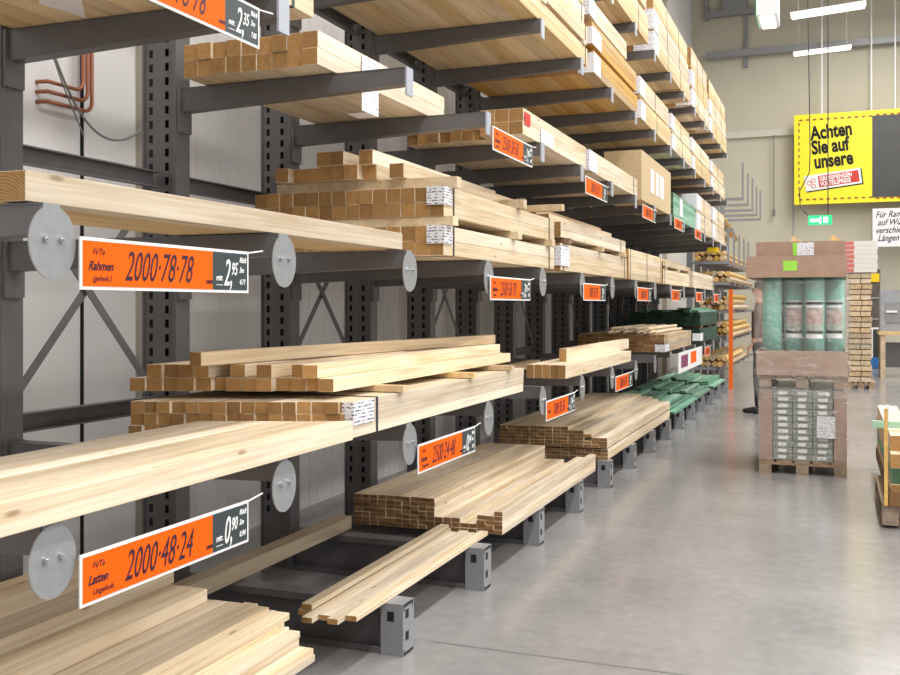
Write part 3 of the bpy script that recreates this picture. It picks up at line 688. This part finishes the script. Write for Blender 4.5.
M().box(.30, .41, -.002, 0, .055, .14).build('lime_sticker', LIME, tr2)
tr3 = tray('upper cardboard carton with white label on top of the hood', PX0-.03, PX1-.01, PY0+.1, PY1, 1.853, .13)
M().box(.335, .47, -.002, 0, .01, .12).build('paper_label', PRINT2, tr3); M().box(.30, .335, -.002, 0, .01, .12).build('lime_sticker', LIME, tr3)
lbl = plain('roll label picture', (.38, .42, .34), .5, 0, .45, 22); lblp = plain('roll label photo', (.5, .36, .33), .5, 0, .4, 30)
def roll(x, y, lab, i, label):
    r = thing('mesh_roll', lab, 'roll', (x, y, .855), 0, 'green rolls standing in the tray')
    M().disc((0, 0, .41), .08, 2, .815, 28).build('roll_body', TEAL, r, smooth=True)
    if label:
        m = M()
        def band(z0, z1, mi, rr=.0815):
            for k in range(10):
                a0 = -PI/2-.95+k*.19; a1 = a0+.19
                m.quad((rr*math.cos(a0), rr*math.sin(a0), z0), (rr*math.cos(a1), rr*math.sin(a1), z0), (rr*math.cos(a1), rr*math.sin(a1), z1), (rr*math.cos(a0), rr*math.sin(a0), z1), mi)
        band(.30, .56, 0); band(.555, .62, 2); band(.42, .545, 1, .0822); band(.585, .61, 3, .0827); band(.34, .365, 3, .0822); band(.30, .335, 2, .0822)
        m.build('printed_label', [lbl, lblp, WHITE, BLACK], r)
fr = [(-.50, 9.0, 0), (-.155, 9.0, 1), (.0, 9.16, 1), (-.325, 9.1, 1)]
for i, (x, y, l) in enumerate(fr):
    roll(x, y, 'teal roll, %s' % ('plain one at front left of the tray', 'labelled one standing right of the middle front', 'labelled one at front right corner', 'labelled one set back between the front left rolls')[i], i, l)
for i in range(8):
    x = -.49+(i % 4)*.165; y = 9.36+(i//4)*.22
    roll(x, y, 'teal roll in the %s row back, %s from the left' % (('second', 'third')[i//4], ('first', 'second', 'third', 'fourth')[i % 4]), i, 1)
fm_ = tag(M().box(PX0-.035, PX1+.02, 0, .002, 0, .985).box(PX0-.037, PX0-.035, 0, 1.2, 0, .985).box(PX1+.02, PX1+.022, 0, 1.2, 0, .985).build('stretch_film', FILM, None, (0, 8.81, .66)), 'clear stretch film wound round the rolls and trays', 'film')
for i, (x, n_) in enumerate(((-.36, 'left'), (-.03, 'right'))):
    tag(M().box(0, .09, 0, .1, 0, .03).box(.01, .04, .02, .06, .03, .06).build('wood_offcut', W_YEL, None, (x, 9.2, 1.985)), 'small wooden offcut lying on the carton, %s one' % n_, 'offcut')
tag(M().box(-.55, .05, 0, .6, 0, .012).build('cover_board', W_TAN, None, (0, 9.15, 1.972)), 'thin brown cover board lying on the top carton', 'board')

# ------------------------------------------------------------------ yellow banner, poster, exit sign
bn = thing('hanging_banner', 'large yellow sign reading Achten Sie auf unsere with a dark panel', 'sign', (-.93, 26.2, 3.96), math.radians(0))
BW, BH = 5.0, 2.24
M().box(0, BW, 0, .06, 0, BH).build('yellow_board', YELLOW, bn)
M().box(1.80, 3.2, -.02, 0, .12, BH-.14).build('dark_panel', DARKP, bn)
m = M()
for k in range(int((BW-.3)/.16)):
    for z in (.12, BH-.14):
        if not (1.75 < .12+k*.16 < 3.2): m.box(.12+k*.16, .2+k*.16, -.006, 0, z-.02, z+.02)
        else: m.box(.12+k*.16, .2+k*.16, -.026, -.02, z-.02+(-.02 if z < 1 else .02), z+.02+(-.02 if z < 1 else .02))
for k in range(12):
    m.box(.1, .13, -.006, 0, .2+k*.16, .28+k*.16)
m.build('dashed_border', BROWNRED, bn)
for t, z, x in (('Achten', 1.60, .40), ('Sie auf', 1.24, .42), ('unsere', .89, .48)):
    text_on('lettering', t, .47, bn, (x, -.005, z), '-y', BLACK, rot=.085, bold=.016, cw=.70, extrude=.004)
lg = M().box(0, 1.3, -.02, 0, 0, .38).build('emblem_plate', WHITE, bn, (.28, 0, .32)); lg.rotation_euler.y = -.12
sh = M().box(.02, 1.33, -.01, 0, -.03, .36).build('emblem_shadow', BLACK, bn, (.28, .004, .32)); sh.rotation_euler.y = -.12
rd = M().box(.32, 1.25, -.026, -.02, .05, .33).build('red_field', RED, lg)
text_on('lettering', 'GROSSMENGEN', .145, lg, (.35, -.03, .205), '-y', WHITE, bold=.005, cw=.72, extrude=.002)
text_on('lettering', 'VORTEILSPREISE', .15, lg, (.35, -.03, .075), '-y', WHITE, bold=.005, cw=.66, extrude=.002)
for (dx, dz) in ((.1, .19), (.2, .24), (.19, .1)):
    M().disc((dx, -.022, dz), .062, 1, .004, 5).build('emblem_mark', RED, lg); M().disc((dx, -.026, dz), .042, 1, .004, 5).build('emblem_mark', WHITE, lg)
ps = thing('hanging_notice', 'white handwritten notice hanging below the yellow sign at right edge', 'notice', (.87, 26.0, 2.86))
M().box(0, 1.6, 0, .03, 0, .92).build('white_board', PAPER, ps)
for i, t in enumerate(('Für Rampe wir', ' auf Wunsch', 'verschiedene', ' Längen sägen')):
    text_on('lettering', t, .21, ps, (.06, -.003, .70-i*.19), '-y', INK, shear=.4, bold=.003, cw=.8, rot=.03)
for x, nm in ((-.28, 'left'), (.85, 'middle'), (1.38, 'right')):
    tag(M().tube([(x, 26.23, 6.19), (x, 26.23, 10.5)], .02, 6).build('suspension_wire', WHITE), 'pale rod holding the yellow sign from above, %s of three' % nm, 'rod', 'rods holding the yellow sign')
ex = thing('exit_sign', 'small glowing green exit sign hanging on dark wires above the pallet', 'exit sign', (-.39, 17.0, 2.74))
M().box(0, .36, 0, .09, 0, .15).build('green_housing', FGREEN, ex)
M().box(.03, .17, -.004, 0, .045, .095).box(.17, .2, -.004, 0, .02, .12).box(.23, .30, -.004, 0, .03, .12).build('white_symbol', plain('lit white', (1, 1, 1), .4, emit=(.75, 1, .85), es=1.6), ex)
M().tube([(.30, .04, .15), (.30, .04, 7.6)], .009, 6).build('wire', STRAP, ex)
M().tube([(.0, .02, .15), (-.12, .02, .3), (-.13, .02, .55), (.02, .02, .85), (.03, .02, 1.2), (-.06, .02, 7.6)], .009, 6).build('wire', STRAP, ex)
cd = tag(M().tube([(-1.43, 26.55, 3.85), (-1.43, 26.55, 5.79)], .016, 6).tube([(-1.43, 26.55, 3.72), (-1.43, 26.55, 3.9)], .035, 8).build('pull_cord', CABLE), 'grey pull cord hanging from the cream band on end wall', 'cord')
# lamps
def tube_lamp(label, x0, x1, y, z0, z1):
    l = thing('fluorescent_lamp', label, 'lamp', (x0, y, z0)); d = (z1-z0)
    a = math.atan2(d, x1-x0); L = math.hypot(x1-x0, d)
    h = M().box(0, L, 0, .16, .02, .075).build('housing', WHITE, l); h.rotation_euler.y = -a
    M().box(.1, .11, .08, .09, .06, 10.5-z0).box(L-.1, L-.09, .08, .09, .1, 10.5-z0).build('hanger_wire', CABLE, l)
    g = M().box(.02, L-.02, .02, .14, 0, .019).build('lit_tube', GLOW, l); g.rotation_euler.y = -a
tube_lamp('upper white fluorescent lamp hanging near the end wall', -.58, .42, 14.9, 5.54, 5.60)
tube_lamp('lower white fluorescent lamp hanging near the end wall', -.80, .34, 22, 6.70, 6.745)
ls = thing('light_box', 'white box lamp with green side hanging at the top edge', 'lamp', (-.70, 10, 4.22))
M().box(.1, .11, .2, .21, .8, 10.5-4.22).build('hanger_wire', CABLE, ls)
M().box(0, .19, 0, .5, .02, .8).build('housing', plain('pale grey housing', (.72, .72, .76), .4), ls)
M().box(-.004, 0, .0, .5, .02, .8).build('green_side', FGREEN, ls)
M().box(.03, .16, .03, .45, .0, .02).build('lit_face', GLOW, ls)

# ------------------------------------------------------------------ second rack with mouldings
Y2 = 18.0
for k in range(6):
    y = Y2+k*1.1; nm = ('nearest', 'second', 'third', 'fourth', 'fifth', 'sixth')[k]
    u = thing('moulding_rack_upright', 'grey upright with prong ended arms, %s in the far moulding rack' % nm, 'rack upright', (0, y, 0), 0, 'uprights of the far moulding rack')
    M().box(-2.45, -2.35, -.04, .04, 0, 3.95).build('column', STEEL2, u)
    for (z, xt) in ((.35, -1.72), (.85, -1.7), (1.35, -1.7), (1.85, -1.7)):
        M().box(-2.35, xt, -.02, .02, z-.05, z).build('arm', STEEL2, u)
    if k < 5:
        for (z, xt, zt_) in ((2.22, -1.72, 2.82), (3.33, -1.47, 3.93-.05*(k % 2))):
            a = M().box(-2.35, xt, -.02, .02, z-.05, z).build('arm', STEEL2, u)
            M().box(xt-.035, xt, -.02, .02, z, zt_).build('prong', STEEL2, a)
tag(M().box(-1.69, -1.62, 17.6, 17.68, 0, 1.72).build('orange_post', OPOST), 'orange steel post standing at the front of the moulding rack', 'post')
mou = [(.35, 'lowest', -1.7, 2), (.85, 'second', -1.68, 3), (1.35, 'third', -1.68, 3), (1.85, 'fourth', -1.68, 2), (2.22, 'fifth', -1.78, 2), (2.9, 'highest', -1.6, 0)]
CO = ('first', 'second', 'third', 'fourth', 'fifth')
for z, nm, xf, nr in mou:
    for r in range(nr):
        for i in range(5-(r == 2)*2):
            L = R.uniform(3.0, 5.2); y0 = 17.85+R.uniform(0, .35)
            o = link('moulding_bundle', M().tube([(0, 0, 0), (0, L*.3, .0), (0, L, 0)], .05, 6).mesh('moulding', [W_YEL if (i+r) % 3 else W_TAN]), None, (xf-.06-i*.105-r*.03, y0, z+.055+r*.1))
            tag(o, 'yellowish moulding bundle, %s from the aisle, %s row on the %s far rack arms' % (CO[i], ('lower', 'upper', 'top')[r], nm), 'moulding bundle', 'moulding bundles in the far rack')
for i in range(4):
    o = link('moulding_bundle', M().tube([(0, 0, .0), (0, 1.5, -.02), (0, 3.3, -.2)], .045, 6).mesh('moulding', [W_YEL]), None, (-1.82-i*.1, 17.1+.1*i, 2.95+.08*(i % 2)))
    tag(o, 'long yellow moulding bundle drooping above the prongs, %s from the aisle' % CO[i], 'moulding bundle', 'drooping mouldings above the prongs')
for z in (2.84,):
    for k in (0, 1):
        tag(M().box(-2.35, -1.7, -.03, .03, -.06, 0).build('carrier_arm', STEEL2, None, (0, 17.2+1.4*k, z)), 'grey carrier arm under the drooping mouldings, %s one' % ('near', 'far')[k], 'arm', 'carrier arms')
tag(M().box(-1.82, -1.66, -.1, .1, -.07, 0).build('hanging_end_cap', YEL2, None, (0, YK(14), 2.33)), 'yellow plastic cap hanging under an arm at the far rack end', 'cap')
# ------------------------------------------------------------------ far right goods
cs = .0
for i in range(7):
    o = M().box(0, .52, 0, .8, 0, .076, 0).box(.0, .15, -.004, 0, .01, .07, 1).build('white_carton', [plain('white carton', (.72, .68, .64), .6) if i == 0 else bpy.data.materials['white carton'], plain('carton red print', (.6, .16, .13), .6) if i == 0 else bpy.data.materials['carton red print']], None, (.17+.01*(i % 2), 18.5, 2.01+i*.078))
    tag(o, 'flat white carton with red print, %s in the pile on the board stack' % ('bottom', 'second up', 'third up', 'fourth up', 'fifth up', 'sixth up', 'top')[i], 'carton', 'white cartons by the end wall')
for i in range(20):
    tag(link('cut_board_bundle', M().box(0, .19, 0, .75, 0, .078, 0, 0).box(.2, .36, 0, .75, 0, .078, 0, 0).mesh('bb', [W_TAN, W_TAN]), None, (.23+.012*(i % 3), 18.52, .12+i*.0945)),
        'strapped tan board pair, %s from the floor in the stack behind the pallet' % ORD[i].replace('front', 'first'), 'board bundle', 'tan board bundles behind the pallet')
    tag(M().box(-.0, .36, .1, .16, 0, .014).build('thin_batten', W_BRN, None, (.24, 18.55, .199+i*.0945)), 'thin dark batten, %s from the floor in the tan board stack' % ORD[i].replace('front', 'first'), 'batten', 'battens in the tan board stack')
euro_pallet('small dark pallet under the tan board stack at far right', .2, .66, 18.45, 19.3, 0, .118)
sh = thing('tool_stand', 'white framed stand with blue base standing at the end wall', 'stand', (.62, 24.6, 0))
M().box(0, .4, 0, .4, .02, .25).build('blue_base', BLUE, sh)
for x in (0, .18, .37): M().box(x, x+.03, 0, .03, .25, .9).build('white_post', WHITE, sh)
M().box(0, .4, 0, .03, .9, .94).build('white_rail', WHITE, sh); M().box(.02, .38, .1, .3, .25, .86).build('dark_back', DARKP, sh)
cb = thing('dark_cabinet', 'tall dark shelf cabinet standing behind the white framed stand', 'cabinet', (.60, 25.5, 0))
M().box(0, .42, 0, .6, 0, 2.3).build('body', plain('dark brown cabinet', (.1, .085, .07), .6, 0, .2, 8), cb)
for z in (.6, 1.1, 1.6): M().box(.02, .4, -.02, 0, z, z+.04).build('shelf_edge', STEEL2, cb)
M().box(.05, .4, -.02, 0, 2.0, 2.2).build('yellow_label', YEL2, cb)
mc = thing('saw_machine', 'grey machine on a wooden table at the right picture edge', 'machine', (.86, 21.4, 0))
for x in (0, .9): M().box(x, x+.09, 0, .09, 0, .86).build('leg', W_TAN, mc); M().box(x, x+.09, .8, .89, 0, .86).build('leg', W_TAN, mc)
M().box(-.03, 1.02, -.03, .92, .86, .93).build('table_top', W_YEL, mc)
M().box(.0, .95, .05, .8, .931, 1.75).build('grey_housing', GREY, mc)
M().box(.1, .8, .03, .05, 1.1, 1.5).build('door_panel', STEEL2, mc); M().box(.1, .3, -.01, .03, 1.3, 1.34).build('handle', WHITE, mc)
M().box(.09, .9, .3, .36, .2, .7).build('shelf_panel', STEEL, mc)

# ------------------------------------------------------------------ near right stack on trolley
Yr = 6.95
euro_pallet('low brown pallet under the mixed beams at the right picture edge', .29, 1.14, Yr, Yr+1.2, .02, .13)
def one(label, x, y, z, w, h, L, fam, name='beam'):
    return tag(link(name, board_mesh(w, h, L, fam), None, (x+.04+w/2, y, z)), label, 'beam', 'mixed beams at the right edge')
one('dark brown rough beam at the bottom of the right edge pile, left one', .29, Yr-.03, .151, .14, .085, 2.2, 'brown')
one('dark brown rough beam at the bottom of the right edge pile, inner one', .45, Yr-.03, .151, .14, .085, 2.2, 'brown')
one('orange brown plank under the green beam at right edge', .30, Yr-.02, .238, .2, .05, 2.2, 'warm')
one('pale slat beside the orange brown plank at right edge', .52, Yr-.02, .238, .2, .05, 2.2, 'pale')
one('green treated beam in the right edge pile', .305, Yr, .289, .13, .10, 2.3, 'green')
one('pale beam beside the green beam at right edge', .46, Yr, .289, .16, .10, 2.3, 'pale')
one('brown ended beam above the green beam at right edge', .30, Yr, .390, .15, .09, 2.3, 'warm')
one('brown ended beam second from left in upper layer at right edge', .46, Yr, .390, .15, .09, 2.3, 'warm')
one('topmost pale beam of the right edge pile', .305, Yr+.15, .481, .15, .1, 2.1, 'pale')
tag(M().box(0, .022, 0, .03, 0, .62).build('corner_batten', W_YEL, None, (.300, Yr-.05+.02, .151)), 'thin yellowish batten standing at the corner of the right edge pile', 'batten')
g = tag(M().box(0, .4, 0, .04, 0, .045).build('green_cross_slat', plain('pale green slat', (.38, .62, .45), .6), None, (.24, Yr+.4, .60)), 'pale green slat lying across the top of the right edge pile', 'slat')
tag(M().box(0, .02, 0, .02, 0, .11).build('white_peg', WHITE, None, (.33, Yr+.41, .646)), 'white peg standing on the pale green slat', 'peg')

# ------------------------------------------------------------------ person behind the pallet
def skin_obj(name, verts, edges, radii, mat, parent, root=0, sub=2, loc=None):
    me = bpy.data.meshes.new(name); me.from_pydata(verts, edges, []); me.materials.append(mat)
    o = link(name, me, parent, loc)
    sk = o.modifiers.new('skin', 'SKIN'); sk.use_smooth_shade = True
    for i, r in enumerate(radii):
        d = me.skin_vertices[0].data[i]; rr = r if isinstance(r, tuple) else (r, r); d.radius = rr; d.use_root = (i == root)
    s = o.modifiers.new('sub', 'SUBSURF'); s.levels = sub; s.render_levels = sub
    return o
pr = thing('person', 'person in dark trousers and brown jacket standing half hidden behind the pallet', 'person', (-.90, 13.8, 0), 0)
V = [(0, 0, .95), (0, 0, 1.1), (0, .0, 1.28), (0, 0, 1.43), (0, -.0, 1.52), (-.02, 0, 1.62), (-.02, 0, 1.70),
     (-.0, -.09, .90), (-.03, -.10, .50), (-.02, -.10, .10), (-.12, -.10, .04), (-.22, -.10, .03),
     (0, .09, .90), (.03, .10, .50), (.10, .10, .10), (.02, .10, .04), (-.08, .10, .03),
     (0, -.19, 1.42), (0, -.24, 1.16), (-.10, -.22, .94), (0, .19, 1.42), (.02, .25, 1.15), (-.06, .26, .92)]
Ed = [(0, 1), (1, 2), (2, 3), (3, 4), (4, 5), (5, 6), (0, 7), (7, 8), (8, 9), (9, 10), (10, 11), (0, 12), (12, 13), (13, 14), (14, 15), (15, 16), (3, 17), (17, 18), (18, 19), (3, 20), (20, 21), (21, 22)]
Rd = [(.12, .15), (.12, .14), (.12, .16), (.09, .13), .055, .09, .085, .09, .06, .04, .035, .03, .09, .06, .04, .035, .03, .06, .045, .032, .06, .045, .032]
skin_obj('body', V, Ed, Rd, SKIN, pr)
skin_obj('trousers', [(0, 0, 1.0), (0, 0, .9), (-.0, -.09, .84), (-.03, -.10, .50), (-.02, -.10, .06), (0, .09, .84), (.03, .10, .50), (.10, .10, .06)], [(0, 1), (1, 2), (2, 3), (3, 4), (1, 5), (5, 6), (6, 7)],
         [(.14, .17), (.14, .16), .105, .08, .06, .105, .08, .06], CLOTH, pr)
skin_obj('jacket', [(0, 0, .96), (0, 0, 1.2), (0, 0, 1.42), (0, 0, 1.49), (0, -.19, 1.43), (0, -.245, 1.17), (-.085, -.225, .99), (0, .19, 1.43), (.02, .255, 1.16), (-.05, .262, .96)],
         [(0, 1), (1, 2), (2, 3), (2, 4), (4, 5), (5, 6), (2, 7), (7, 8), (8, 9)], [(.15, .17), (.14, .17), (.115, .15), .065, .075, .06, .045, .075, .06, .045], SHIRT, pr, root=1)
for nm, y, x in (('shoe', -.10, -.04), ('shoe', .10, .08)):
    skin_obj(nm, [(x+.04, y, .06), (x-.05, y, .05), (x-.15, y, .038), (x-.20, y, .035)], [(0, 1), (1, 2), (2, 3)], [(.055, .06), (.05, .05), (.042, .036), (.03, .03)], LEATHER, pr, sub=2)
hd = M(); 
bm = bmesh.new(); bmesh.ops.create_uvsphere(bm, u_segments=20, v_segments=14, radius=1)
for v in bm.verts: v.co = Vector((v.co.x*.105+(.012), v.co.y*.088, v.co.z*.115+.03))
me = bpy.data.meshes.new('hair'); bm.to_mesh(me); bm.free(); me.materials.append(HAIR); link('hair', me, pr, (0.0, 0, 1.66))
for s in (-1, 1): M().disc((-.105, s*.03, 1.655), .009, 0, .008, 8).build('eye', BLACK, pr)
M().tube([(-.10, 0, 1.66), (-.125, 0, 1.625), (-.10, 0, 1.615)], .011, 6).build('nose', SKIN, pr)
M().box(-.103, -.098, -.022, .022, 1.585, 1.592).build('mouth', plain('lips', (.35, .12, .1), .6), pr)
for side, hx, hy, hz in ((-1, -.10, -.22, .94), (1, -.06, .26, .92)):
    vs = [(hx, hy, hz), (hx-.03, hy, hz-.05)]; es = [(0, 1)]; rs = [.026, (.03, .018)]
    for f in range(4):
        b = len(vs); o = (f-1.5)*.019
        vs += [(hx-.045, hy+o, hz-.085), (hx-.06+.003*f, hy+o, hz-.125), (hx-.055, hy+o, hz-.155+.006*abs(f-1.5))]
        es += [(1, b), (b, b+1), (b+1, b+2)]; rs += [.010, .009, .008]
    b = len(vs); vs += [(hx-.05, hy-side*.04, hz-.06), (hx-.075, hy-side*.05, hz-.09)]; es += [(1, b), (b, b+1)]; rs += [.011, .009]
    skin_obj('hand', vs, es, rs, SKIN, pr, root=1, sub=1)

# ------------------------------------------------------------------ camera, light
TH = math.radians(21.2)
cam = bpy.data.cameras.new('camera'); co = bpy.data.objects.new('camera', cam); COL.objects.link(co)
cam.sensor_width = 36; cam.lens = 990/900*36; cam.shift_y = -31.5/900; cam.clip_start = .05; cam.clip_end = 200
co.location = (0, 0, 1.43); co.rotation_euler = (PI/2, 0, TH); scn.camera = co

def area(name, loc, sx, sy, power, col=(1, .97, .93), rot=(0, 0, 0)):
    l = bpy.data.lights.new(name, 'AREA'); l.shape = 'RECTANGLE'; l.size = sx; l.size_y = sy; l.energy = power; l.color = col
    o = bpy.data.objects.new(name, l); COL.objects.link(o); o.location = loc; o.rotation_euler = rot; return o
for i, y in enumerate((-3, 2, 7, 12, 17, 22)):
    area('ceiling_light', (1.2, y, 8.6), .5, 4.2, 330)
    area('ceiling_light', (6.5, y, 8.6), .5, 4.2, 300)
# daylight through the glazed shop front to the right of / behind the camera
area('shopfront_daylight', (11.0, 4, 3.4), 14, 5, 620, (.96, .98, 1), (0, math.radians(82), 0))
w = bpy.data.worlds.new('world'); scn.world = w; w.use_nodes = True
w.node_tree.nodes['Background'].inputs[0].default_value = (1, .985, .96, 1); w.node_tree.nodes['Background'].inputs[1].default_value = .7
vs = scn.view_settings; vs.view_transform = 'Standard'; vs.look = 'None'; vs.gamma = 1; vs.use_curve_mapping = False; vs.exposure = -0.2
